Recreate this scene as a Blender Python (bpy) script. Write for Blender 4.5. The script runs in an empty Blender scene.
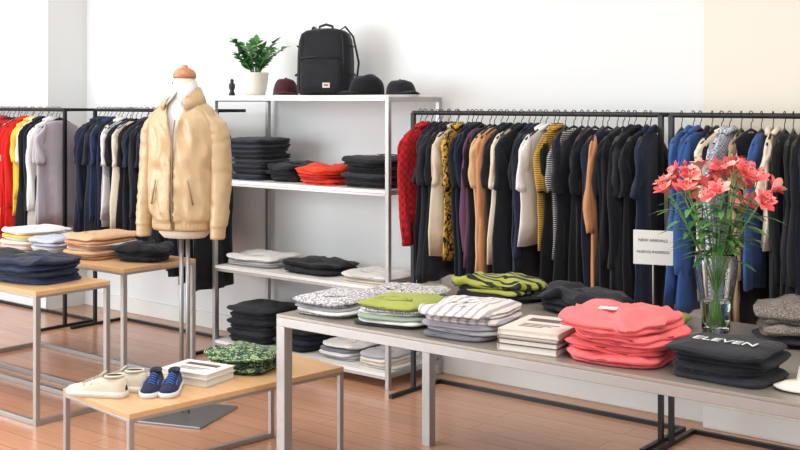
import bpy, math, random
from mathutils import Vector, Matrix, noise
random.seed(7)
R=random.Random(11)
scene=bpy.context.scene
scene.view_settings.view_transform='Standard'
scene.view_settings.look='None'
pi=math.pi

def lin(c):
    o=[]
    for x in c[:3]:
        x=x/255.0
        o.append(x/12.92 if x<=0.04045 else ((x+0.055)/1.055)**2.4)
    return (o[0],o[1],o[2],1)

# ------------------------------------------------------------ materials
MC={}
def basemat(name):
    m=bpy.data.materials.new(name); m.use_nodes=True
    nt=m.node_tree; b=nt.nodes['Principled BSDF']
    return m,nt,b
def solid(name,c,rough=0.5,metal=0.0,spec=0.5,bump=0,bscale=50):
    if name in MC: return MC[name]
    m,nt,b=basemat(name)
    b.inputs['Base Color'].default_value=lin(c)
    b.inputs['Roughness'].default_value=rough
    b.inputs['Metallic'].default_value=metal
    b.inputs['Specular IOR Level'].default_value=spec
    tc=nt.nodes.new('ShaderNodeTexCoord')
    n=nt.nodes.new('ShaderNodeTexNoise'); n.inputs['Scale'].default_value=bscale
    nt.links.new(tc.outputs['Object'],n.inputs['Vector'])
    mx=nt.nodes.new('ShaderNodeMixRGB'); mx.blend_type='MULTIPLY'; mx.inputs[0].default_value=0.12
    mx.inputs[1].default_value=lin(c); nt.links.new(n.outputs['Fac'],mx.inputs[2])
    nt.links.new(mx.outputs[0],b.inputs['Base Color'])
    if bump>0:
        bp=nt.nodes.new('ShaderNodeBump'); bp.inputs['Strength'].default_value=bump; bp.inputs['Distance'].default_value=0.01
        nt.links.new(n.outputs['Fac'],bp.inputs['Height']); nt.links.new(bp.outputs[0],b.inputs['Normal'])
    MC[name]=m; return m
def fab(c,c2=None,kind='plain',scale=20,axis='X',rough=0.85,sheen=0.1,thr=None,wr=9,bs=0.5):
    key='fabric_%s_%s_%s_%s_%s_%s'%(kind,'-'.join(map(str,c)),'-'.join(map(str,c2)) if c2 else '',scale,axis,rough)
    if key in MC: return MC[key]
    m,nt,b=basemat('fabric_%s_%d'%(kind,len(MC)))
    N=nt.nodes; L=nt.links
    b.inputs['Roughness'].default_value=rough
    b.inputs['Specular IOR Level'].default_value=0.25 if rough>.6 else .5
    b.inputs['Sheen Weight'].default_value=sheen
    b.inputs['Sheen Roughness'].default_value=0.5
    tc=N.new('ShaderNodeTexCoord')
    n1=N.new('ShaderNodeTexNoise'); n1.inputs['Scale'].default_value=wr; n1.inputs['Detail'].default_value=4
    L.new(tc.outputs['Object'],n1.inputs['Vector'])
    n2=N.new('ShaderNodeTexNoise'); n2.inputs['Scale'].default_value=260
    L.new(tc.outputs['Object'],n2.inputs['Vector'])
    col=N.new('ShaderNodeRGB'); col.outputs[0].default_value=lin(c)
    cs=col.outputs[0]
    if kind!='plain':
        mx=N.new('ShaderNodeMixRGB'); mx.inputs[1].default_value=lin(c); mx.inputs[2].default_value=lin(c2)
        if kind=='stripe':
            w=N.new('ShaderNodeTexWave'); w.bands_direction=axis; w.inputs['Scale'].default_value=scale
            w.inputs['Distortion'].default_value=0.4
            L.new(tc.outputs['Object'],w.inputs['Vector'])
            f=w.outputs['Fac']; t0=0.55
        elif kind=='check':
            w=N.new('ShaderNodeTexChecker'); w.inputs['Scale'].default_value=scale
            L.new(tc.outputs['Object'],w.inputs['Vector']); f=w.outputs['Fac']; t0=0.5
        elif kind=='spots':
            w=N.new('ShaderNodeTexVoronoi'); w.inputs['Scale'].default_value=scale
            L.new(tc.outputs['Object'],w.inputs['Vector']); f=w.outputs['Distance']; t0=0.42
        else: # blotch
            w=N.new('ShaderNodeTexNoise'); w.inputs['Scale'].default_value=scale; w.inputs['Detail'].default_value=1
            w.inputs['Distortion'].default_value=1.5
            L.new(tc.outputs['Object'],w.inputs['Vector']); f=w.outputs['Fac']; t0=0.5
        if thr: t0=thr
        r=N.new('ShaderNodeValToRGB'); r.color_ramp.elements[0].position=t0-0.04; r.color_ramp.elements[1].position=t0+0.04
        L.new(f,r.inputs[0]); L.new(r.outputs[0],mx.inputs[0]); cs=mx.outputs[0]
    m2=N.new('ShaderNodeMixRGB'); m2.blend_type='MULTIPLY'; m2.inputs[0].default_value=0.12
    L.new(cs,m2.inputs[1]); L.new(n1.outputs['Fac'],m2.inputs[2])
    L.new(m2.outputs[0],b.inputs['Base Color'])
    ad=N.new('ShaderNodeMath'); ad.operation='MULTIPLY_ADD'; ad.inputs[1].default_value=0.04
    L.new(n2.outputs['Fac'],ad.inputs[0]); L.new(n1.outputs['Fac'],ad.inputs[2])
    bp=N.new('ShaderNodeBump'); bp.inputs['Strength'].default_value=bs; bp.inputs['Distance'].default_value=0.02
    L.new(ad.outputs[0],bp.inputs['Height']); L.new(bp.outputs[0],b.inputs['Normal'])
    MC[key]=m; return m

BLK=fab((24,26,33)); NAVY=fab((27,35,56)); DK=fab((42,44,52)); BLK2=fab((16,18,24))
WHT=fab((228,225,222)); CREAM=fab((226,210,188)); LGREY=fab((180,179,182)); GREY=fab((124,125,132))
CAMEL=fab((196,138,96)); TAN=fab((210,170,130)); RED=fab((200,30,26)); ORANGE=fab((242,66,26)); YEL=fab((236,200,76))
PURP=fab((98,62,88)); BLUE=fab((54,90,150)); KHAKI=fab((156,134,104)); OLIVE=fab((150,160,72)); CORAL=fab((242,112,114),wr=6,bs=.8)
MUST=fab((206,158,64),(70,52,34),'stripe',30,'Z',thr=.72); REDCHK=fab((200,32,36),(150,26,36),'check',46)
LEO=fab((20,20,22),(205,160,60),'blotch',40); STRP=fab((28,30,42),(215,212,208),'stripe',34,'Z',thr=.75)
BWP=fab((212,210,208),(140,140,148),'spots',110,thr=.5); BWC=fab((206,204,202),(84,84,92),'blotch',95,thr=.54)
TROP=fab((28,62,46),(160,182,126),'blotch',60,thr=.55)
OLSTR=fab((34,36,36),(158,162,72),'stripe',8,'Y',thr=.45); PSTR=fab((220,212,206),(164,160,168),'stripe',9,'X',thr=.68)
TWEED=fab((158,146,134),(104,96,92),'spots',200); GINGH=fab((216,216,222),(130,140,170),'check',110)
PINKW=fab((228,200,186)); DENIM=fab((42,56,92)); MAUVE=fab((178,170,180)); SAGE=fab((140,158,136))
STEEL=solid('brushed_steel',(178,176,174),0.38,0.75,bscale=90)
STEEL2=solid('stand_steel',(158,158,158),0.35,0.8)
BLKM=solid('black_metal',(26,26,28),0.4,0.2)
WHTB=solid('white_board',(240,239,236),0.4)
PLAS=solid('white_ceramic',(232,226,214),0.35)
GOLD=fab((196,168,128),rough=0.34,sheen=0.0,wr=10,bs=.35)

def woodmat(name,c1,c2,planks=False,rough=0.35):
    m,nt,b=basemat(name); N=nt.nodes; L=nt.links
    tc=N.new('ShaderNodeTexCoord'); mp=N.new('ShaderNodeMapping'); L.new(tc.outputs['Object'],mp.inputs[0])
    mp.inputs['Scale'].default_value=(0.8,10,10)
    n=N.new('ShaderNodeTexNoise'); n.inputs['Scale'].default_value=3; n.inputs['Detail'].default_value=6
    L.new(mp.outputs[0],n.inputs['Vector'])
    mx=N.new('ShaderNodeMixRGB'); mx.inputs[1].default_value=lin(c1); mx.inputs[2].default_value=lin(c2)
    L.new(n.outputs['Fac'],mx.inputs[0]); out=mx.outputs[0]
    if planks:
        br=N.new('ShaderNodeTexBrick'); L.new(tc.outputs['Object'],br.inputs['Vector'])
        br.inputs['Scale'].default_value=1; br.inputs['Brick Width'].default_value=1.25; br.inputs['Row Height'].default_value=0.13
        br.inputs['Mortar Size'].default_value=0.0022; br.inputs['Color1'].default_value=(0.8,0.8,0.8,1)
        br.inputs['Color2'].default_value=(1.0,1,1,1); br.inputs['Mortar'].default_value=(0.45,0.4,0.38,1)
        m3=N.new('ShaderNodeMixRGB'); m3.blend_type='MULTIPLY'; m3.inputs[0].default_value=0.8
        L.new(out,m3.inputs[1]); L.new(br.outputs[0],m3.inputs[2]); out=m3.outputs[0]
    L.new(out,b.inputs['Base Color']); b.inputs['Roughness'].default_value=rough
    return m
FLOOR=woodmat('wood_floor',(186,134,104),(212,164,132),True,0.22)
WOOD=woodmat('oak_top',(196,152,106),(222,184,138))
WOODR=woodmat('red_wood',(168,112,76),(192,138,98))
def wallmat(name,c):
    m,nt,b=basemat(name); N=nt.nodes; L=nt.links
    tc=N.new('ShaderNodeTexCoord'); n=N.new('ShaderNodeTexNoise'); n.inputs['Scale'].default_value=180
    L.new(tc.outputs['Object'],n.inputs['Vector'])
    bp=N.new('ShaderNodeBump'); bp.inputs['Strength'].default_value=0.06; L.new(n.outputs['Fac'],bp.inputs['Height']); L.new(bp.outputs[0],b.inputs['Normal'])
    b.inputs['Base Color'].default_value=lin(c); b.inputs['Roughness'].default_value=0.8
    return m
WALL=wallmat('wall_paint',(228,230,229)); WALLC=wallmat('wall_cream',(230,222,208)); TRIM=wallmat('trim_paint',(228,226,222))

# ------------------------------------------------------------ mesh builder
class MB:
    def __init__(s): s.v=[]; s.f=[]; s.m=[]; s.mats=[]
    def mi(s,mat):
        if mat not in s.mats: s.mats.append(mat)
        return s.mats.index(mat)
    def face(s,idx,mat): s.f.append(tuple(idx)); s.m.append(s.mi(mat))
    def box(s,x0,x1,y0,y1,z0,z1,mat,M=None):
        b=len(s.v)
        for z in (z0,z1):
            for x,y in ((x0,y0),(x1,y0),(x1,y1),(x0,y1)):
                p=Vector((x,y,z)); s.v.append(M@p if M else p)
        for q in ((0,3,2,1),(4,5,6,7),(0,1,5,4),(1,2,6,5),(2,3,7,6),(3,0,4,7)): s.face([b+i for i in q],mat)
    def loft(s,rings,mat,closed=True,c0=True,c1=True):
        b=len(s.v); n=len(rings[0])
        for r in rings: s.v.extend([Vector(p) for p in r])
        for i in range(len(rings)-1):
            for j in range(n if closed else n-1):
                k=(j+1)%n
                s.face((b+i*n+j,b+i*n+k,b+(i+1)*n+k,b+(i+1)*n+j),mat)
        if closed and c0: s.face([b+j for j in reversed(range(n))],mat)
        if closed and c1: s.face([b+(len(rings)-1)*n+j for j in range(n)],mat)
    def tube(s,pts,rad,mat,n=8,flat=None,closed=False):
        pts=[Vector(p) for p in pts]; rings=[]
        up=Vector((0,0,1)); t0=(pts[1]-pts[0]).normalized()
        if abs(t0.z)>0.9: up=Vector((0,1,0))
        a=t0.cross(up).normalized()
        for i,p in enumerate(pts):
            t=(pts[min(i+1,len(pts)-1)]-pts[max(i-1,0)]).normalized()
            a=(a-t*a.dot(t)); 
            a=a.normalized() if a.length>1e-6 else t.orthogonal().normalized()
            c=t.cross(a)
            r=rad[i] if isinstance(rad,(list,tuple)) else rad
            fl=flat or 1
            rings.append([p+a*r*math.cos(2*pi*j/n)+c*r*fl*math.sin(2*pi*j/n) for j in range(n)])
        s.loft(rings,mat)
    def xform(s,M,start=0):
        for i in range(start,len(s.v)): s.v[i]=M@s.v[i]
    def build(s,name,loc=(0,0,0),rot=0,smooth=True,bevel=0,sub=0,solid=0,parent=None):
        me=bpy.data.meshes.new(name); me.from_pydata([tuple(p) for p in s.v],[],s.f)
        for m in s.mats: me.materials.append(m)
        me.polygons.foreach_set('material_index',s.m)
        me.polygons.foreach_set('use_smooth',[smooth]*len(s.f)); me.update()
        o=bpy.data.objects.new(name,me); scene.collection.objects.link(o)
        o.location=loc; o.rotation_euler=(0,0,rot)
        if solid: md=o.modifiers.new('s','SOLIDIFY'); md.thickness=solid
        if bevel: md=o.modifiers.new('b','BEVEL'); md.width=bevel; md.segments=2; md.limit_method='ANGLE'
        if sub: md=o.modifiers.new('u','SUBSURF'); md.levels=sub; md.render_levels=sub
        if parent: o.parent=parent
        return o
def se(a,e):
    return math.copysign(abs(a)**(2.0/e),a)
def nz(p,f,off=0): return noise.noise(Vector((p[0]*f+off,p[1]*f+off*1.3,p[2]*f-off)))

# ------------------------------------------------------------ room
def room(name,*a,mat=WALL):
    mb=MB(); mb.box(*a,mat); return mb.build(name,smooth=False)
room('floor',-11.2,3.2,-2.5,5.6,-0.1,0,mat=FLOOR)
room('wall_back',-7.38,3.2,5.25,5.6,0,3.3)
room('wall_alcove',-11.2,-7.38,4.9,5.6,0,3.3)
room('wall_left',-11.2,-11.0,-2.5,4.9,0,3.3)
room('trim_pilaster',-2.25,0.4,5.17,5.25,0,3.3,mat=WALLC)
room('ceiling',-11.2,3.2,-2.5,5.6,3.3,3.4)
mb=MB(); mb.box(-7.38,-2.25,5.232,5.25,0,0.11,TRIM); mb.box(-2.25,0.4,5.152,5.17,0,0.11,TRIM); mb.build('baseboard_back',smooth=False,bevel=0.004)
mb=MB(); mb.box(-11,-7.38,4.882,4.9,0,0.11,TRIM); mb.build('baseboard_alcove',smooth=False,bevel=0.004)

# ------------------------------------------------------------ furniture
def table(name,u0,u1,v0,v1,z,top,frame,th=0.025,lt=0.03,apron=0.0,lower=True,rot=0,legs_inset=0.0):
    cx,cy=(u0+u1)/2,(v0+v1)/2; w,d=(u1-u0)/2,(v1-v0)/2
    mb=MB(); mb.box(-w,w,-d,d,z-th,z,top)
    if apron: 
        e=lt
        mb.box(-w,w,-d,-d+e,z-th-apron,z-th,frame); mb.box(-w,w,d-e,d,z-th-apron,z-th,frame)
        mb.box(-w,-w+e,-d+e,d-e,z-th-apron,z-th,frame); mb.box(w-e,w,-d+e,d-e,z-th-apron,z-th,frame)
    zt=z-th-apron
    for sx in (-1,1):
        for sy in (-1,1):
            x=sx*(w-lt/2-legs_inset); y=sy*(d-lt/2)
            mb.box(x-lt/2,x+lt/2,y-lt/2,y+lt/2,0,zt,frame)
    if lower:
        for sx in (-1,1):
            x=sx*(w-lt/2-legs_inset); mb.box(x-lt/2,x+lt/2,-d+lt,d-lt,0,lt,frame)
        if lower==2:
            for sy in (-1,1): y=sy*(d-lt/2); mb.box(-w+lt,w-lt,y-lt/2,y+lt/2,0,lt,frame)
    return mb.build(name,(cx,cy,0),rot,smooth=False,bevel=0.002)
table('display_table',-3.15,-0.75,3.13,4.12,0.75,solid('table_top_steel',(168,160,150),0.32,0.5),STEEL,0.012,0.045,0.035,lower=False)
table('display_bench',-3.86,-3.34,2.64,3.71,0.42,WOOD,STEEL,0.022,0.022,0.012,rot=math.radians(-7))
table('side_table',-6.4,-4.80,3.12,3.56,0.66,WOOD,STEEL,0.022,0.026,0.012,2)
table('side_table',-6.4,-4.85,3.68,4.18,0.70,WOOD,STEEL,0.022,0.026,0.012,2)

# shelf unit
mb=MB()
u0,u1,v0,v1=-5.32,-3.88,4.72,5.21
e=0.026
for x in (u0,u1-e):
    for y in (v0,v1-e): mb.box(x,x+e,y,y+e,0,1.615,STEEL)
for z in (0.09,0.56,1.10,1.615):
    mb.box(u0+e,u1-e,v0,v1,z-0.018,z,WHTB) if z<1.6 else mb.box(u0,u1,v0,v1,z,z+0.012,WHTB)
    for x in (u0,u1-e): mb.box(x,x+e,v0+e,v1-e,z-e,z-0.001,STEEL)
    for y in (v0,v1-e): mb.box(u0+e,u1-e,y,y+e,z-0.018-0.016 if z<1.6 else z-0.02,z-0.0185 if z<1.6 else z,STEEL)
mb.build('shelving_unit',smooth=False,bevel=0.0015)

def rack(u0,u1,v):
    mb=MB(); e=0.022; z=1.53; vb=v+0.23
    for x in (u0,u1-e):
        mb.box(x,x+e,v-0.011,v+0.011,0.02,z,BLKM)
        mb.box(x,x+e,v-0.2,vb+0.02,0,0.02,BLKM)
    mb.box(u0+e,u1-e,vb-0.002,vb+0.02,0,0.02,BLKM)
    mb.tube([(u0+e*0.5,v,z),(u1-e*0.5,v,z)],0.012,BLKM,10)
    mb.box(u0,u0+e,v,vb,z-0.01,z+0.01,BLKM); mb.box(u1-e,u1,v,vb,z-0.01,z+0.01,BLKM)
    mb.box(u0,u1,vb,vb+0.016,z-0.01,z+0.01,BLKM)
    return mb.build('clothing_rack',smooth=False)
rack(-3.78,-2.29,4.8); rack(-2.26,-0.78,4.8); rack(-6.66,-5.36,4.8); rack(-8.4,-6.74,4.62)

def garment(mb,u,v,mat,L=0.8,W=0.2,sl=0.22,zr=1.53,seed=0,yaw=0.0,th=0.02,collar=False):
    st=len(mb.v); r=random.Random(seed*7+3); ph=r.random()*9
    zn=-0.075
    prof=[(0.0,0.06,0.010),(-0.012,0.085,0.014),(-0.028,0.12,0.016),(-0.05,W-0.045,0.017),(-0.075,W-0.018,0.018),(-0.11,W-.004,0.018),(-0.16,W-.006,th),(-0.22,W-0.012,th),(-0.29,W-0.02,th),(-0.37,W-0.02,th*1.1),(-0.46,W-0.018,th*1.2),(-0.55,W-0.014,th*1.25),(-.64,W-0.012,th*1.25),(-0.75,W-0.008,th*1.3),(-0.86,W,th*1.3)]
    pr=[p for p in prof if p[0]>-L+0.04]; pr.append((-L,W-0.008,th*1.25)); pr.append((-L+0.004,W-0.02,th*0.7))
    n=32; rings=[]; lean=r.uniform(-.02,.02)
    f1=r.uniform(26,40); f2=r.uniform(50,75)
    for (z,hw,ht) in pr:
        k=min(1,max(0,-z/0.45)); ring=[]
        for j in range(n):
            a=2*pi*j/n; y=hw*se(math.cos(a),2.4); x=ht*se(math.sin(a),2.2)
            x+=k*0.012*math.sin(y*f1+ph+z*2)+k*0.007*math.sin(y*f2+ph*2+z*5)+.008*nz((0,y,z),9,ph)
            ring.append((x+lean*k,y*(1+.04*k*math.sin(z*7+ph)),z+zn+0.008*k*math.sin(y*14+ph)))
        rings.append(ring)
    mb.loft(rings,mat)
    for s in (-1,1):
        rings=[]; m=12; fw=r.uniform(-.02,.015)
        for i in range(m+1):
            t=i/m
            yc=s*(W-0.056+0.018*min(1,t*3)+fw*t); zc=zn-0.05-(sl+.03)*t
            rr=(0.047 if sl<0.3 else 0.050-0.018*t)*(1+0.08*math.sin(t*13+ph*s))*(0.6 if i==0 else (.88 if i==1 else 1))
            xo=0.008*math.sin(t*6+ph+s)+0.012*t*math.sin(ph*3+s)+lean*t
            ring=[]
            for j in range(14):
                a=2*pi*j/14
                ring.append((xo+0.018*math.sin(a)*(.7 if i==0 else 1)*(1+.35*math.sin(a*3+t*9+ph)*min(1,t*2)),yc+rr*0.85*math.cos(a),zc-s*math.cos(a)*(.028*max(0,1-t*4))+(.006*math.sin(a*2+ph) if i==m else 0)))
            rings.append(ring)
        mb.loft(rings,mat)
    if collar:
        mb.tube([(0.012,-0.06,zn+0.0),(0.022,0,zn+0.02),(0.012,0.06,zn)],0.013,mat,6)
        mb.tube([(-0.012,-0.06,zn+0.0),(-0.022,0,zn+0.02),(-0.012,0.06,zn)],0.013,mat,6)
    # hanger
    hk=[(0,0.012*math.cos(a)*1.4,0.004+0.017*math.sin(a)) for a in [x*pi/6 for x in range(-1,7)]]
    hk=hk[::-1]; hk=hk+[(0,0.014,-0.02),(0,0.0,-0.035),(0,0,zn)]
    mb.tube(hk,0.0022,BLKM,5)
    mb.tube([(0,-W+0.05,zn-0.05),(0,-0.06,zn-0.005),(0,0,zn+0.016),(0,0.06,zn-0.005),(0,W-0.05,zn-0.05)],0.006,BLKM,6)
    mb.xform(Matrix.Translation((u,v,zr))@Matrix.Rotation(yaw,4,'Z'),st)

def clothes(u0,u1,v,items,W=0.2):
    mb=MB(); n=len(items); c=Vector(((u0+u1)/2,v,1.53))
    for i,it in enumerate(items):
        u=u0+(u1-u0)*(i+0.5)/n
        garment(mb,u-c.x+R.uniform(-.006,.006),R.uniform(-.015,.015),it[0],it[1]+R.uniform(-.05,.05),W*R.uniform(0.88,1.05),it[2],0,seed=i+int(abs(u0)*100),yaw=R.uniform(-.22,.22),th=0.016,collar=R.random()<0.4)
    return mb.build('hanging_clothes',c)
S=0.22; LS=0.55
r1=[(REDCHK,.6,LS),(REDCHK,.56,LS),(BLK,.8,S),(BLK2,.82,S),(DK,.84,S),(BLK,.8,S),(CREAM,.64,S),(LEO,.66,S),(BLK,.82,LS),(NAVY,.84,S),(BLK,.8,S),(PURP,.68,LS),(BLK2,.84,S),(TAN,.72,S),(CAMEL,.8,LS),(BLK,.82,S),(CREAM,.7,S),(BLK,.8,S),(BLK,.82,S),(NAVY,.84,LS),(BLK2,.8,S),(WHT,.60,S),(BLK2,.78,S),(MUST,.6,S),(BLK,.82,S),(STRP,.66,S),(BLK,.84,S),(DK,.82,S),(BLK2,.86,S),(CAMEL,.86,.4),(NAVY,.8,S),(BLK,.84,LS),(BLK,.82,S),(DK,.8,S),(BLK2,.8,LS),(BLK,.83,S),(NAVY,.8,S)]
clothes(-3.74,-2.33,4.8,r1)
r2=[(BLUE,.8,LS),(BLUE,.82,LS),(BLUE,.8,LS),(BLK,.8,S),(CREAM,.76,S),(GINGH,.8,LS),(KHAKI,.82,LS),(BLK,.86,LS),(BLUE,.7,S),(CREAM,.5,S),(BLK,.9,LS),(BLK2,.9,LS),(BLK,.88,LS),(NAVY,.85,S),(BLK,.88,LS),(KHAKI,.7,LS),(BLK,.88,LS),(CREAM,.72,S),(BLK,.9,LS),(LGREY,.6,S),(BLK,.9,S),(TAN,.7,S),(WHT,.62,S),(CREAM,.65,LS),(BLK,.8,S),(GREY,.8,S),(BLK,.8,S),(NAVY,.8,S),(BLK,.8,S),(WHT,.75,S)]
clothes(-2.22,-0.82,4.8,r2)
r3=[(NAVY,.78,S),(NAVY,.8,LS),(DK,.8,S),(DENIM,.74,S),(BLK,.8,S),(NAVY,.82,LS),(WHT,.66,S),(LGREY,.7,S),(BLK,.8,S),(DENIM,.8,LS),(CREAM,.70,S),(BLK,.8,S)]+[(R.choice([BLK,NAVY,DK,BLK2]),.82+.012*q,R.choice([S,LS])) for q in range(17)]
clothes(-6.62,-5.39,4.8,r3)
r4=[(WHT,.7,S)]*6+[(BLK,.8,S)]*6+[(RED,.85,LS)]*6+[(RED,.8,LS),(RED,.85,S),(WHT,.7,S),(RED,.8,LS),(RED,.85,LS),(RED,.86,LS),(YEL,.72,S),(YEL,.6,S),(WHT,.7,S),(BLK,.8,LS),(BLK2,.8,S),(BLK,.82,LS),(WHT,.76,LS),(LGREY,.74,S),(MAUVE,.76,S)]
clothes(-8.3,-6.78,4.62,r4,0.19)

# ------------------------------------------------------------ folded clothes
def slab(mb,cx,cy,z0,w,d,t,mat,rot=0,seed=0,amp=0.006,ex=6,sag=0.0):
    st=len(mb.v); n=56; prof=[]
    K=7
    for k in range(K):
        a=-pi/2+pi*k/(K-1); prof.append((t/2*math.sin(a),(1-math.cos(a))*t*0.45))
    levels=[(-t/2,t*0.45,0.45)]+[(z,i,1) for z,i in prof]+[(t/2,t*0.45,s) for s in (0.9,0.75,0.6,0.45,0.3,0.15,0.03)]
    rings=[]
    for (z,ins,sc) in levels:
        ring=[]
        for j in range(n):
            a=2*pi*j/n
            x=(w/2-ins)*se(math.cos(a),ex)*sc; y=(d/2-ins)*se(math.sin(a),ex)*sc
            q=(x,y,seed*3.1)
            dx=nz(q,9,seed)*amp*1.6; dy=nz(q,9,seed+5)*amp*1.6
            edge=(nz((x,y,z*.5),26,seed+1))*.006*min(1,sc)
            dx+=edge*math.cos(a); dy+=edge*math.sin(a)
            dz=(nz(q,10,seed+9)+0.6*nz(q,24,seed+2))*amp*(1 if z>0 else 0.2)
            rr=max(abs(x)/(w/2),abs(y)/(d/2))
            ring.append((x+dx,y+dy,z+dz+t/2-sag*rr**3*t*(1 if z>0 else 0)))
        rings.append(ring)
    mb.loft(rings,mat)
    mb.xform(Matrix.Translation((cx,cy,z0))@Matrix.Rotation(rot,4,'Z'),st)
def stack(name,u,v,z,w,d,layers,rot=0,seed=1,amp=0.006,collar=True,messy=0.03,text=None,ex=5):
    mb=MB(); h=0.002; r=random.Random(seed)
    tot=sum(t for _,t in layers)
    for i,(m,t) in enumerate(layers):
        ox,oy,ro=r.uniform(-messy,messy)*.5,r.uniform(-messy,messy)*.5,r.uniform(-messy,messy)*3
        top=(i==len(layers)-1)
        ww=w*(1 if top else r.uniform(.88,1.0)); dd=d*(1 if top else r.uniform(.88,1.0))
        k=1 if t<0.024 else 2
        for q in range(k):
            tt=t*(1 if k==1 else (.42 if q==0 else .58)); f=1 if q==k-1 else r.uniform(.9,.99)
            am=amp if (top and q==k-1) else min(amp*.5,.004 if t<.024 else .012)
            slab(mb,ox+r.uniform(-.006,.006),oy-(.004 if q==k-1 else -r.uniform(0,.01)),h,ww*f,dd*f,tt*1.2,m,ro+r.uniform(-.02,.02),seed+i*3+q,am,ex=ex,sag=0.3 if top else .35)
            h+=tt
        if i==len(layers)-2: h+=.003
    if collar:
        m=layers[-1][0]
        for rr,hh in ((0.07,0.0035),):
            pts=[(rr*math.cos(a),-d*0.22+rr*0.75*math.sin(a),h+hh) for a in [x*pi/10 for x in range(0,11)]]
            mb.tube(pts,0.007,m,6,flat=.4)
            mb.tube([(-rr,-d*.22,h+hh),(-rr*.4,-d*.26,h+hh),(0,-d*.30,h+hh),(rr*.4,-d*.26,h+hh),(rr,-d*.22,h+hh)],.006,m,6,flat=.4)
    for p in mb.v:
        k=min(1,p.z/max(tot,.01))
        q=(p.x,p.y,p.z*2)
        p.x+=nz(q,5,seed+20)*amp*1.5*k; p.y+=nz(q,5,seed+30)*amp*1.5*k
        rr=max(abs(p.x)/(w/2),abs(p.y)/(d/2))
        p.z-=k*min(.25*tot,.02)*max(0,rr-.5)**2*1.6
        p.z=max(p.z,.0008)
    o=mb.build(name,(u,v,z),rot)
    if text:
        cu=bpy.data.curves.new('print','FONT'); cu.body=text[0]; cu.size=text[1]; cu.align_x='CENTER'; cu.align_y='CENTER'; cu.extrude=0.0008
        t=bpy.data.objects.new('printed_lettering',cu); scene.collection.objects.link(t); t.parent=o
        t.location=(0,text[2],h+0.0075); t.rotation_euler=(text[3],0,0); cu.materials.append(solid('white_print',(225,225,225),.6))
    return o
ZC=0.75
def Ls(*a): return list(a)
stack('folded_shirt_stack',-2.99,3.33,ZC,.27,.30,Ls((BWP,.014),(WHT,.014),(LGREY,.012),(BWC,.010),(BWP,.018)),0.1,1,amp=.008)
stack('folded_shirt_stack',-2.94,3.69,ZC,.34,.26,Ls((LGREY,.016),(WHT,.012),(BWC,.02)),0.15,2,amp=.012)
stack('folded_patterned_shirt',-2.60,3.66,ZC,.26,.22,Ls((BWP,.016),(BWC,.02)),0.4,22,amp=.014,collar=False)
stack('folded_shirt_stack',-2.68,3.33,ZC,.29,.29,Ls((DK,.012),(WHT,.016),(SAGE,.014),(WHT,.012),(BWC,.012),(OLIVE,.02)),0.25,3,amp=.007)
stack('folded_sweater_stack',-2.335,3.33,ZC,.30,.32,Ls((GREY,.02),(LGREY,.016),(MAUVE,.022),(PSTR,.022),(PSTR,.026)),0.1,4,amp=.013)
stack('folded_striped_shirt',-2.66,3.97,ZC,.38,.22,Ls((BLK,.03),(OLSTR,.05)),0.1,5,amp=.03,collar=False,ex=3.4)
stack('folded_black_sweater',-2.23,3.93,ZC,.40,.28,Ls((BLK2,.03),(BLK,.045)),-0.1,6,amp=.034,collar=False,ex=3.2)
stack('folded_coral_sweaters',-1.72,3.34,ZC,.38,.34,Ls((CORAL,.034),(CORAL,.034),(CORAL,.038),(CORAL,.042)),0.08,7,amp=.024,messy=.05,ex=3.6,collar=False)
stack('folded_shirt_stack',-1.87,3.82,ZC,.28,.2,Ls((CREAM,.022),(OLIVE,.025)),0.1,8,amp=.014,collar=False,ex=4)
stack('folded_tshirt_stack',-1.355,3.31,ZC,.31,.28,Ls((DK,.022),(BLK,.024),(BLK2,.028),(BLK,.028)),0.0,9,amp=.007,collar=False,text=('ELEVEN',0.06,-0.045,0))
stack('folded_tweed_scarf',-1.35,3.93,ZC,.30,.30,Ls((DK,.03),(TWEED,.04),(TWEED,.055)),0.5,31,amp=.035,collar=False,ex=3.2)
# shelf contents
stack('folded_jeans_stack',-5.12,4.95,1.10,.32,.34,[(R.choice([BLK,DK,NAVY,DENIM]),.032) for _ in range(8)],0.05,10,collar=False)
stack('folded_black_shirt',-4.81,4.95,1.10,.26,.3,Ls((BLK,.035),(BLK2,.035),(BLK,.035)),0.05,11,amp=.018,ex=4)
stack('folded_orange_shirt',-4.49,4.90,1.10,.33,.32,Ls((ORANGE,.035),(RED,.03),(ORANGE,.04)),-0.1,12,amp=.02,ex=4)
stack('folded_tshirt_stack',-4.11,4.93,1.10,.37,.36,Ls((BLK,.045),(DK,.035),(BLK2,.045),(BLK,.045)),0.0,13,amp=.012,text=('LIVE',0.11,-0.03,0.0),collar=False)
stack('folded_shirt_stack',-5.08,4.95,.56,.40,.36,Ls((WHT,.024),(LGREY,.016),(WHT,.024)),0.1,14,amp=.014)
stack('folded_black_shirt',-4.60,4.95,.56,.46,.32,Ls((BLK,.03),(BLK2,.034)),-0.05,15,amp=.018,ex=4)
stack('folded_shirt_stack',-4.13,4.95,.56,.38,.36,Ls((CREAM,.02),(WHT,.026)),0.08,16,amp=.014)
stack('folded_jeans_stack',-5.08,4.93,.09,.38,.36,[(R.choice([BLK,DK]),.036) for _ in range(6)],0.05,17,collar=False)
stack('folded_jeans_stack',-4.70,4.93,.09,.32,.34,[(R.choice([BLK,NAVY]),.034) for _ in range(4)],0.0,18,collar=False)
stack('folded_shirt_stack',-4.34,4.95,.09,.28,.34,Ls((LGREY,.026),(WHT,.02),(GREY,.022),(WHT,.024)),0.0,19)
stack('folded_shirt_stack',-4.04,4.93,.09,.24,.34,Ls((WHT,.02),(CREAM,.022),(WHT,.02),(LGREY,.02)),0.0,20)
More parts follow.
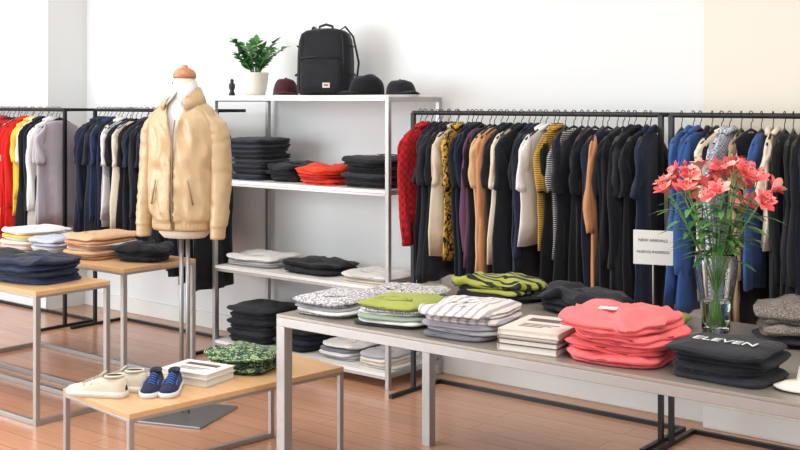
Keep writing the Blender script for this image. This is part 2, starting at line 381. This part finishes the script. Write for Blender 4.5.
# left tables
stack('folded_jeans_stack',-5.12,3.34,.66,.42,.36,Ls((DENIM,.03),(NAVY,.03),(DENIM,.032),(NAVY,.03)),0.1,21,amp=.018,collar=False,ex=4)
stack('folded_shirt_stack',-5.58,3.33,.66,.34,.34,Ls((NAVY,.04),(DENIM,.04),(BLK,.03)),0,24,amp=.014,collar=False)
stack('folded_shirt_stack',-6.0,3.9,.70,.32,.36,Ls((WHT,.028),(CREAM,.026),(WHT,.026),(YEL,.012),(WHT,.026)),0,25,amp=.012)
stack('folded_shirt_stack',-5.68,3.88,.70,.26,.34,Ls((GINGH,.022),(WHT,.026),(GINGH,.024),(GINGH,.02)),0.05,26,amp=.012)
stack('folded_shirt_stack',-5.36,3.92,.70,.30,.38,Ls((CAMEL,.018),(PINKW,.014),(TAN,.018),(CREAM,.014),(CAMEL,.016),(WHT,.012),(CAMEL,.016),(TAN,.022)),0.0,27,amp=.01)
stack('folded_black_sweater',-5.03,3.98,.70,.30,.26,Ls((BLK,.035),(BLK2,.05)),0.3,28,amp=.028,collar=False,ex=3.4)
# bench
stack('folded_tropical_shirt',-3.60,3.39,.42,.31,.26,Ls((TROP,.026),(TROP,.028),(TROP,.028)),0.15,29,amp=.018,collar=False,ex=4)

# books
def books(name,u,v,z,w,d,spec,rot=0):
    mb=MB(); h=0; r=random.Random(5); PAPER=solid('paper',(232,227,214),.8)
    for c,t in spec:
        m=solid('cover_%s'%(c,),c,.5); a=r.uniform(-.06,.06); M=Matrix.Rotation(a,4,'Z')
        mb.box(-w/2,w/2,-d/2,d/2,h,h+.003,m,M); mb.box(-w/2,w/2,-d/2,d/2,h+t-.003,h+t,m,M)
        mb.box(-w/2,-w/2+.003,-d/2,d/2,h+.003,h+t-.003,m,M)
        mb.box(-w/2+.003,w/2-.005,-d/2+.004,d/2-.004,h+.003,h+t-.003,PAPER,M); h+=t+.0003
    M=Matrix.Rotation(a,4,'Z')
    AC=solid('cover_art',(96,84,84),.6)
    mb.box(-w*.34,w*.34,d*.12,d*.30,h,h+.0006,AC,M)
    for k in range(3): mb.box(-w*.3,w*(.3-.1*k),-d*(.08+.08*k),-d*(.05+.08*k),h,h+.0006,AC,M)
    return mb.build(name,(u,v,z),rot,smooth=False)
books('book_stack',-2.02,3.30,ZC+.001,.22,.27,[((188,178,172),.022),((84,58,54),.02),((150,140,136),.012),((216,206,194),.02)],0.1)
books('magazine_stack',-3.61,3.12,.421,.25,.19,[((206,200,194),.03),((234,230,224),.022)],0.15)

# ------------------------------------------------------------ mannequin with jacket
man=bpy.data.objects.new('dressed_mannequin',None); scene.collection.objects.link(man)
man.location=(-4.39,3.71,0); man.rotation_euler=(0,0,math.radians(20))
mb=MB()
mb.box(-.2,.2,-.2,.2,0,.012,STEEL2)
mb.build('base_plate',parent=man,smooth=False,bevel=.003)
mb=MB(); mb.tube([(-.018,0,.012),(-.018,0,.95)],.011,STEEL2,12); mb.tube([(.018,0,.012),(.018,0,.95)],.011,STEEL2,12)
mb.build('pole',parent=man)
SKINF=fab((228,218,202))
def ell(hw,hd,z,n=36,e=2.2,cx=0,cy=0): return [(cx+hw*se(math.cos(2*pi*j/n),e),cy+hd*se(math.sin(2*pi*j/n),e),z) for j in range(n)]
mb=MB()
mb.loft([ell(.02,.02,.90),ell(.11,.08,.905),ell(.135,.095,.93),ell(.14,.095,1.05),ell(.13,.09,1.15),ell(.14,.1,1.3),ell(.145,.095,1.42),ell(.12,.078,1.52),ell(.085,.066,1.57),ell(.058,.056,1.6),ell(.052,.054,1.64),ell(.052,.054,1.71)],SKINF)
mb.build('torso_form',parent=man)
mb=MB(); mb.loft([ell(.054,.056,1.71),ell(.057,.059,1.72),ell(.056,.058,1.732),ell(.048,.05,1.748),ell(.032,.034,1.76),ell(.018,.018,1.764),ell(.017,.017,1.77),ell(.014,.014,1.776),ell(.004,.004,1.779)],WOODR)
mb.build('neck_cap',parent=man)
# white shirt
mb=MB()
mb.loft([ell(.15,.1,1.2),ell(.15,.1,1.4),ell(.13,.09,1.53),ell(.09,.078,1.585),ell(.066,.066,1.61),ell(.062,.064,1.675)],WHT,c0=False,c1=False)
for s in (-1,1):
    mb.loft([[(s*.005,-.068,1.645),(s*.05,-.05,1.69),(s*.066,0,1.695)],[(s*.012,-.085,1.62),(s*.062,-.07,1.65),(s*.082,-.005,1.655)],[(s*.045,-.105,1.575),(s*.062,-.085,1.62),(s*.08,-.01,1.63)]],WHT,closed=False)
mb.build('white_shirt',parent=man,solid=.003)
# jacket torso with front opening
mb=MB()
base=[(.945,.155,.112,.02),(.955,.163,.118,.02),(.99,.165,.12,.02),(1.0,.170,.126,.02),(1.03,.177,.131,.02),(1.08,.18,.132,.02),(1.15,.18,.130,.02),(1.22,.18,.128,.02),(1.3,.181,.126,.025),(1.38,.183,.124,.03),(1.45,.183,.120,.05),(1.51,.172,.110,.12),(1.55,.148,.100,.24),(1.58,.118,.090,.36),(1.615,.080,.078,.5)]
prof=[]
for i in range(len(base)-1):
    ns=3 if base[i+1][0]-base[i][0]>.03 else 1
    for q in range(ns):
        f=q/ns; prof.append(tuple(base[i][k]*(1-f)+base[i+1][k]*f for k in range(4)))
prof.append(base[-1])
n=130; rings=[]
for (z,hw,hd,g) in prof:
    ring=[]
    for j in range(n+1):
        a=-pi/2+g+(2*pi-2*g)*j/n
        x=hw*se(math.cos(a),2.5); y=hd*se(math.sin(a),2.5)
        k=0 if z<1.0 else (1 if z<1.5 else .4)
        dn=(.011*nz((x*2.2,y*2.2,z*.9),6,3)+.013*(.7-2*abs(nz((x*1.4+z*.5,y*1.4,z*.7),12,8)))-.003+.003*nz((x,y+z,z),26,5))*k
        if z<1.0: dn=.002*math.sin(j*2.2)
        ring.append((x*(1+dn/max(hw,.05)),y*(1+dn/max(hd,.05)),z))
    rings.append(ring)
mb.loft(rings,GOLD,closed=False)
# sleeves
for s in (-1,1):
    P=[(s*.105,0,1.57),(s*.142,0,1.545),(s*.172,.003,1.50),(s*.190,.005,1.43),(s*.200,.005,1.33),(s*.206,0,1.23),(s*.209,-.01,1.13),(s*.211,-.022,1.04),(s*.211,-.036,.975),(s*.211,-.04,.962),(s*.211,-.044,.915),(s*.211,-.044,.91)]
    Rr=[.034,.048,.053,.053,.051,.049,.047,.045,.041,.035,.034,.031]
    rings=[]; NP=80
    for i in range(NP):
        t=i/(NP-1)*(len(P)-1); k=min(int(t),len(P)-2); f=t-k
        p=Vector(P[k]).lerp(Vector(P[k+1]),f); r=Rr[k]*(1-f)+Rr[k+1]*f
        ring=[]
        for j in range(28):
            a=2*pi*j/28
            tilt=max(0,1-max(0,i-2)/18.0)
            kk=(1 if .975<p.z<1.46 else .1)
            q=(math.cos(a)*.06,math.sin(a)*.06,p.z)
            w=1+kk*(.08*nz((q[0],q[1],q[2]*.8),12,s*4+9)+.20*(.2-abs(nz((q[0]+p.z*.4,q[1],p.z*1.1),18,s+6))))
            x=r*w*math.cos(a); y=r*1.15*w*math.sin(a); z=-s*x*tilt*1.0
            ring.append((p.x+x*(1-.35*tilt),p.y+y,p.z+z))
        rings.append(ring)
    mb.loft(rings,GOLD)
# collar flaps
for s in (-1,1):
    A=[]; B=[]; C=[]; D=[]
    for i in range(12):
        t=i/11; a=-pi/2+.32+t*(pi-.32)
        A.append((s*.070*math.cos(a),.072*math.sin(a)+.002,1.625+.028*min(1,t*2.5)))
        B.append((s*.080*math.cos(a),.082*math.sin(a),1.632+.032*min(1,t*2.5)))
        C.append((s*(.090+.016*(1-t))*math.cos(a)+s*.01*(1-t),(.093+.012*(1-t))*math.sin(a),1.614-.02*(1-t)+.008))
        D.append((s*(.096+.022*(1-t))*math.cos(a)+s*.024*(1-t)**2,(.098+.018*(1-t))*math.sin(a),1.588-.045*(1-t)**1.5+.008))
    mb.loft([A,B,C,D],GOLD,closed=False)
mb.build('khaki_jacket',parent=man,solid=.0025,sub=0)
mb=MB(); ZP=fab((140,116,84),rough=.5)
mb.tube([(.004,-.122,.95),(.004,-.124,.995),(.006,-.136,1.02),(.005,-.139,1.08),(.004,-.138,1.15),(.004,-.136,1.25),(.005,-.133,1.36),(.008,-.128,1.44),(.014,-.12,1.5)],.004,ZP,6)
for s in (-1,1):
    mb.tube([(s*.09,-.130,1.2),(s*.118,-.124,1.08)],.004,ZP,6)
mb.build('zip_and_pockets',parent=man)

# ------------------------------------------------------------ plant
def leaf(mb,base,dr,L,W,mat,curl=.25,rollv=None,petal=False):
    dr=Vector(dr).normalized(); side=dr.cross(rollv or Vector((0,0,1)))
    if side.length<.05: side=Vector((1,0,0))
    side.normalize(); up=side.cross(dr); base=Vector(base)
    rows=[]
    ws=((0,.15),(.2,.5),(.45,.9),(.7,1),(.88,.75),(1,.15)) if petal else ((0,.08),(.2,.6),(.45,1),(.7,.85),(.88,.45),(1,.03))
    for t,w in ws:
        c=base+dr*L*t-up*curl*L*t*t
        rows.append([c-side*W*w/2+up*W*.12*w,c,c+side*W*w/2+up*W*.12*w])
    mb.loft(rows,mat,closed=False)
LEAF=solid('leaf_green',(36,104,52),.35); LEAF2=solid('leaf_green_light',(88,148,72),.4); STEM=solid('stem_green',(98,142,70),.5)
pl=bpy.data.objects.new('potted_plant',None); scene.collection.objects.link(pl); pl.location=(-5.17,4.95,1.628)
mb=MB()
def circ(r,z,n=28): return [(r*math.cos(2*pi*j/n),r*math.sin(2*pi*j/n),z) for j in range(n)]
mb.loft([circ(.055,0),circ(.062,.004),circ(.072,.04),circ(.081,.1),circ(.086,.142),circ(.086,.147),circ(.08,.147),circ(.078,.125)],PLAS,c1=False)
mb.loft([circ(.078,.125),circ(.001,.13)],solid('soil',(50,38,30),.9),c0=False)
mb.build('pot',parent=pl)
mb=MB(); rp=random.Random(4)
for i in range(13):
    a=2*pi*i/13+rp.uniform(-.3,.3); sp=rp.uniform(.3,1.1); H=rp.uniform(.13,.25)
    pts=[]
    for k in range(9):
        t=k/8; pts.append(Vector((math.cos(a)*(.02+.15*sp*t**1.4),math.sin(a)*(.02+.13*sp*t**1.4),.125+H*t*(1-.15*t*sp))))
    mb.tube(pts,[.006*(1-.6*k/8) for k in range(9)],STEM,6)
    for k in range(2,9):
        d=(pts[k]-pts[k-1]).normalized()
        for s in (-1,1):
            sd=d.cross(Vector((math.cos(a),math.sin(a),.2))).normalized()*s
            leaf(mb,pts[k],sd*.8+d*.6+Vector((rp.uniform(-.2,.2),rp.uniform(-.2,.2),.1)),rp.uniform(.05,.075),.036,rp.choice([LEAF,LEAF,LEAF2]),rollv=Vector((rp.uniform(-.4,.4),-.5,1)))
    leaf(mb,pts[-1],d,.065,.034,LEAF2)
mb.build('foliage',parent=pl)

# ------------------------------------------------------------ caps
def cap(name,u,v,z,mat,rot=0,r=.09,h=.1,brim=.07,flat=False):
    mb=MB(); rings=[]
    n=32
    for i in range(11):
        a=i/10*pi/2; rr=max(0,math.cos(a))**.7 if i<10 else .02
        rings.append([(r*.92*rr*math.cos(2*pi*j/n),r*1.08*rr*math.sin(2*pi*j/n)+.012*(i/10),.004+h*math.sin(a)**.9*(1+.10*nz((rr*math.cos(2*pi*j/n),rr*math.sin(2*pi*j/n),0),2,r*40))*(1 if not flat else .8)) for j in range(n)])
    mb.loft(rings,mat,c0=True)
    A=[];B=[];C=[];D=[]
    for i in range(13):
        a=pi+ .25+(pi-.5)*i/12
        x,y=math.cos(a),math.sin(a)
        dip=.014*(1-abs(x))
        A.append((r*.9*x,r*1.05*y,.012+dip)); B.append((r*.94*x,r*1.06*y-brim*.5*abs(y)**1.2,.012+dip)); C.append((r*.9*x,r*1.06*y-brim*abs(y)**1.2,.006+dip*.6))
        D.append((r*.9*x,r*1.05*y,.006+dip))
    C2=[(p[0],p[1],p[2]-.004) for p in C]
    mb.loft([A,B,C,C2,D],mat,closed=False)
    hh=.004+h*(.8 if flat else 1)
    mb.tube([(0,.012,hh-.01),(0,.012,hh+.003)],[.008,.006],mat,8)
    return mb.build(name,(u,v,z),rot)
cap('maroon_cap',-4.90,4.95,1.628,fab((72,30,38)),.7,.085,.105)
cap('black_cap',-4.22,4.93,1.628,BLK2,-.5,.10,.115)
cap('black_cap',-4.00,4.98,1.628,BLK,1.2,.09,.085)
cap('white_baseball_cap',-1.06,3.33,ZC,fab((216,211,204)),-.9,.09,.12)
cap('black_cap',-1.08,3.68,ZC,BLK,.4,.1,.1)

# ------------------------------------------------------------ backpack
bp_=bpy.data.objects.new('black_backpack',None); scene.collection.objects.link(bp_); bp_.location=(-4.57,4.96,1.628); bp_.rotation_euler=(0,0,.42)
BAG=fab((24,26,32),rough=.7); BAG2=fab((16,17,22),rough=.6)
mb=MB(); rings=[]
for z,hw,hd in ((0,.1,.05),(.003,.15,.075),(.015,.168,.085),(.05,.174,.09),(.12,.172,.09),(.2,.17,.086),(.27,.168,.08),(.33,.162,.074),(.37,.15,.064),(.392,.12,.05),(.400,.08,.03),(.402,.05,.02)):
    rings.append([(x*(1+.03*nz((x,y,z),8,2)),y*(1+.06*nz((x,y,z),9)),z+(.012*nz((x,y,z),8,5) if z>.2 else 0)) for x,y,z in ell(hw,hd,z,40,3.6)])
mb.loft(rings,BAG); mb.build('body',parent=bp_)
mb=MB()
rings=[]
for z,hw,hd in ((.02,.09,.01),(.025,.125,.025),(.06,.13,.03),(.16,.13,.03),(.2,.125,.02),(.21,.1,.008)): rings.append(ell(hw,hd,z,32,4,0,-.088))
mb.loft(rings,BAG)
mb.tube([(-.13,-.092,.225),(0,-.094,.235),(.13,-.092,.225)],.004,BAG2,6)
mb.build('front_pocket',parent=bp_)
mb=MB(); 
mb.tube([(-.045,.01,.395),(-.04,.01,.418),(0,.01,.43),(.04,.01,.418),(.045,.01,.395)],.008,BAG2,8)
for s in (-1,1):
    mb.tube([(s*.06,.05,.385),(s*.1,.075,.42),(s*.14,.11,.36),(s*.17,.13,.2),(s*.16,.1,.05),(s*.12,.07,.02)],.014,BAG2,8,flat=.35)
    mb.tube([(s*.17,-.06,.12),(s*.178,0,.13),(s*.172,.06,.12)],.007,BAG2,6)
    mb.tube([(s*.168,-.04,.3),(s*.172,0,.29),(s*.166,.05,.3)],.005,BAG2,6)
    mb.tube([(s*.14,-.084,.03),(s*.14,-.086,.2),(s*.132,-.075,.33),(s*.11,-.04,.385)],.0035,BAG2,6)
mb.build('straps',parent=bp_)
mb=MB(); mb.box(.02,.065,-.1205,-.117,.045,.075,solid('label',(215,200,195),.6)); mb.box(.03,.055,-.1215,-.1206,.055,.066,solid('label_red',(170,70,60),.6)); mb.build('label_patch',parent=bp_,smooth=False)
mb=MB(); mb.loft([circ(.018,0,14),circ(.02,.01,14),circ(.012,.03,14),circ(.02,.05,14),circ(.02,.07,14),circ(.009,.085,14),circ(.013,.095,14),circ(.003,.108,14)],BLKM)
mb.build('black_figurine',(-5.28,4.85,1.628))

# ------------------------------------------------------------ shoes
def shoes(name,u,v,z,mat,solemat,lace,rot,gap=.11,sc=1,stag=0):
    em=bpy.data.objects.new(name,None); scene.collection.objects.link(em); em.location=(u,v,z); em.rotation_euler=(0,0,rot); em.scale=(sc,sc,sc)
    for si in (-1,1):
        mb=MB(); off=si*gap/2
        sec=[(-.130,.012,.05),(-.125,.026,.078),(-.105,.035,.086),(-.075,.037,.080),(-.045,.038,.080),(-.015,.041,.078),(.02,.044,.064),(.055,.047,.052),(.085,.046,.044),(.11,.038,.038),(.128,.022,.033),(.134,.008,.026)]
        rings=[]
        for x,hw,ht in sec:
            ring=[]
            for j in range(14):
                a=pi*j/13; y=hw*se(math.cos(a),2.6); zz=.018+(ht-.018)*max(0,math.sin(a))**.75*1.0
                sh=1-.25*math.sin(a)
                ring.append((x,off+y*sh,zz))
            rings.append(ring)
        mb.loft(rings,mat,closed=False)
        out=[(x,hw+.004) for x,hw,_ in sec]
        loop=[(x*1.02,off+h) for x,h in out]+[(x*1.02,off-h) for x,h in reversed(out)]
        mb.loft([[(x,y,0) for x,y in loop],[(x,y,.024) for x,y in loop]],solemat)
        mb.loft([[(-.075+.038*math.cos(2*pi*j/16),off+.022*math.sin(2*pi*j/16),.0865-.002*math.cos(2*pi*j/16)) for j in range(16)]],BLK2,c0=False)
        mb.tube([(-.075+.041*math.cos(2*pi*j/16),off+.025*math.sin(2*pi*j/16),.084-.002*math.cos(2*pi*j/16)) for j in range(17)],.005,mat,6)
        mb.tube([(-.02,off,.082),(-.034,off,.098)],[.02,.016],mat,8,flat=.3)
        for k in range(5):
            x=-.012+k*.016; hh=.082-k*.0068
            mb.tube([(x-.004,off-.02,hh-.006),(x,off,hh+.003),(x+.006,off+.02,hh-.006)],.0028,lace,5)
        for k in range(3): mb.tube([(.05-k*.03,off+.034,.035),(.06-k*.03-.02,off+.03,.058)],.002,lace,5); mb.tube([(.05-k*.03,off-.034-.004,.035),(.06-k*.03-.02,off-.034,.058)],.002,lace,5)
        mb.xform(Matrix.Translation((si*stag,0,0)))
        mb.build('shoe',parent=em,sub=0)
    return em
shoes('beige_sneakers',-3.73,2.755,.421,fab((216,206,186)),solid('sole_white',(222,218,208),.5),solid('lace_cream',(170,170,168),.7),math.radians(205),.10,.97,.02)
shoes('navy_sneakers',-3.57,2.90,.421,fab((22,34,64)),solid('sole_w2',(222,222,220),.5),solid('lace_blue',(70,120,200),.7),math.radians(-50),.088,.85)

# ------------------------------------------------------------ vase & flowers
vz=bpy.data.objects.new('flower_vase',None); scene.collection.objects.link(vz); vz.location=(-1.635,3.86,ZC+.001)
m,nt,b=basemat('glass'); b.inputs['Transmission Weight'].default_value=1; b.inputs['Roughness'].default_value=.03; b.inputs['IOR'].default_value=1.3; b.inputs['Base Color'].default_value=(.95,.97,.96,1); GL=m
m,nt,b=basemat('water'); b.inputs['Transmission Weight'].default_value=1; b.inputs['Roughness'].default_value=.0; b.inputs['IOR'].default_value=1.2; b.inputs['Base Color'].default_value=(.85,.93,.86,1); WA=m
mb=MB()
O=[(.02,0),(.046,.001),(.05,.008),(.051,.05),(.057,.11),(.067,.17),(.075,.22),(.077,.255),(.073,.285),(.069,.295),(.067,.295),(.07,.283),(.073,.255),(.071,.22),(.063,.17),(.053,.11),(.047,.05),(.046,.02),(.01,.018)]
mb.loft([circ(r,z,40) for r,z in O],GL); mb.build('glass_vessel',parent=vz)
mb=MB(); mb.loft([circ(.01,.0195,32),circ(.0445,.0215,32),circ(.0455,.05,32),circ(.0515,.11,32),circ(.054,.125,32),circ(.01,.125,32)],WA); mb.build('water',parent=vz)
PK=solid('petal_pink',(242,112,114),.5,bscale=30); PK2=solid('petal_red',(222,74,82),.5,bscale=30); PK3=solid('petal_light',(250,170,160),.5,bscale=30); ANT=solid('anther',(120,70,50),.6)
mb=MB(); fl=MB(); rf=random.Random(21)
NB=20
for i in range(NB):
    a=2*pi*i/NB*2.618; rr=.035+.155*math.sqrt((i+.5)/NB); 
    H=.65-.17*(rr/.19)**2+rf.uniform(-.07,.02)
    e=Vector((math.cos(a)*rr,math.sin(a)*rr,H))
    b0=Vector((-math.cos(a)*.028,-math.sin(a)*.028,.03)); mdl=Vector((math.cos(a)*.03,math.sin(a)*.03,.29))
    pts=[]
    for k in range(11):
        t=k/10; pts.append(b0*(1-t)**2+mdl*2*t*(1-t)*1.0+e*t*t)
    mb.tube(pts,.0028,STEM,6)
    for k in (5,6,6,7,7,8,8,9,9):
        aa=rf.uniform(0,2*pi); leaf(mb,pts[k],(math.cos(aa)*.7+math.cos(a)*.4,math.sin(aa)*.7+math.sin(a)*.4,.3),rf.uniform(.07,.12),.022,rf.choice([LEAF2,LEAF,LEAF,STEM]),.5)
    out=(e-mdl).normalized()
    for q in range(rf.choice([2,2,3])):
        dd=(out+Vector((rf.uniform(-.9,.9),rf.uniform(-.9,.9),rf.uniform(-.5,.4)))).normalized()
        hb=e+dd*.03; mb.tube([e,hb],.002,STEM,5)
        bud=rf.random()<.22
        sd=dd.orthogonal().normalized(); sd2=dd.cross(sd)
        if bud:
            fl.tube([hb,hb+dd*.015,hb+dd*.035,hb+dd*.045],[.004,.009,.007,.002],PK2,8); continue
        for p in range(6):
            an=2*pi*p/6+q; o=sd*math.cos(an)+sd2*math.sin(an)
            pm=rf.choice([PK,PK,PK2,PK3])
            leaf(fl,hb,dd*.95+o*.5,rf.uniform(.046,.056),.032 if p%2 else .024,pm,.42,rollv=(dd-o),petal=True)
        for p in range(4):
            an=2*pi*p/4+.4; o=sd*math.cos(an)+sd2*math.sin(an)
            fl.tube([hb,hb+dd*.03+o*.006,hb+dd*.045+o*.014],.0012,PK3,4); 
            fl.tube([hb+dd*.045+o*.014,hb+dd*.05+o*.014],.0025,ANT,5)
mb.build('stems',parent=vz); fl.build('blossoms',parent=vz)

# ------------------------------------------------------------ sign
sg=bpy.data.objects.new('sign_stand',None); scene.collection.objects.link(sg); sg.location=(-1.97,4.04,ZC+.001); sg.rotation_euler=(0,0,.3)
mb=MB(); mb.loft([circ(.04,0,24),circ(.04,.006,24),circ(.006,.01,24)],STEEL); mb.tube([(0,0,.008),(0,0,.21)],.0035,STEEL,8)
mb.box(-.077,.077,-.004,.0,.20,.335,solid('sign_board',(224,222,218),.5)); mb.build('stand_and_board',parent=sg,smooth=False)
for i,(tx,zz) in enumerate((('NEW ARRIVALS',.29),('NUEVOS INGRESOS',.245))):
    cu=bpy.data.curves.new('sign_text','FONT'); cu.body=tx; cu.size=.0165 if i==0 else .0145; cu.align_x='CENTER'; cu.extrude=.0004
    t=bpy.data.objects.new('text_line_%d'%(i+1),cu); scene.collection.objects.link(t); t.parent=sg; t.location=(0,-.0046,zz); t.rotation_euler=(pi/2,0,0); cu.materials.append(BLKM)

for (x,y,z,r) in ((-1.76,3.28,ZC+.165,.3),):
    mb=MB(); mb.box(-.03,.03,-.02,.02,0,.001,solid('paper_tag',(238,236,232),.7)); mb.build('price_tag',(x,y,z),r,smooth=False)

# ------------------------------------------------------------ lights
w=bpy.data.worlds.new('world'); scene.world=w; w.use_nodes=True
w.node_tree.nodes['Background'].inputs[0].default_value=(.88,.94,1,1); w.node_tree.nodes['Background'].inputs[1].default_value=1.35
def area(name,loc,rot,sx,sy,e,c=(1,1,1)):
    l=bpy.data.lights.new(name,'AREA'); l.shape='RECTANGLE'; l.size=sx; l.size_y=sy; l.energy=e; l.color=c
    o=bpy.data.objects.new(name,l); scene.collection.objects.link(o); o.location=loc; o.rotation_euler=rot
area('overhead_fill_a',(-6.5,2.6,3.25),(0,0,0),2.2,1.6,55,(.96,.98,1))  # added fill lamp over the left side, not a known shop fixture
area('overhead_fill_b',(-3.6,2.4,3.25),(0,0,0),2.2,1.6,50,(1,.98,.95))  # added overhead fill for the middle of the room, out of view
area('overhead_fill_c',(-1.0,2.4,3.25),(0,0,0),2.2,1.6,62,(1,.97,.92))  # added warm fill lamp above the right side, no fixture behind it
area('shopfront_daylight',(-8.2,-1.8,1.8),(math.radians(90),0,math.radians(-12)),4.5,2.6,330,(.88,.95,1))

cam=bpy.data.cameras.new('camera'); co=bpy.data.objects.new('camera',cam); scene.collection.objects.link(co)
cam.sensor_width=36; cam.lens=50; cam.shift_y=-0.15625; cam.clip_start=.05
co.location=(0,0,1.6); co.rotation_euler=(pi/2,0,math.atan2(.627,.779))
scene.camera=co
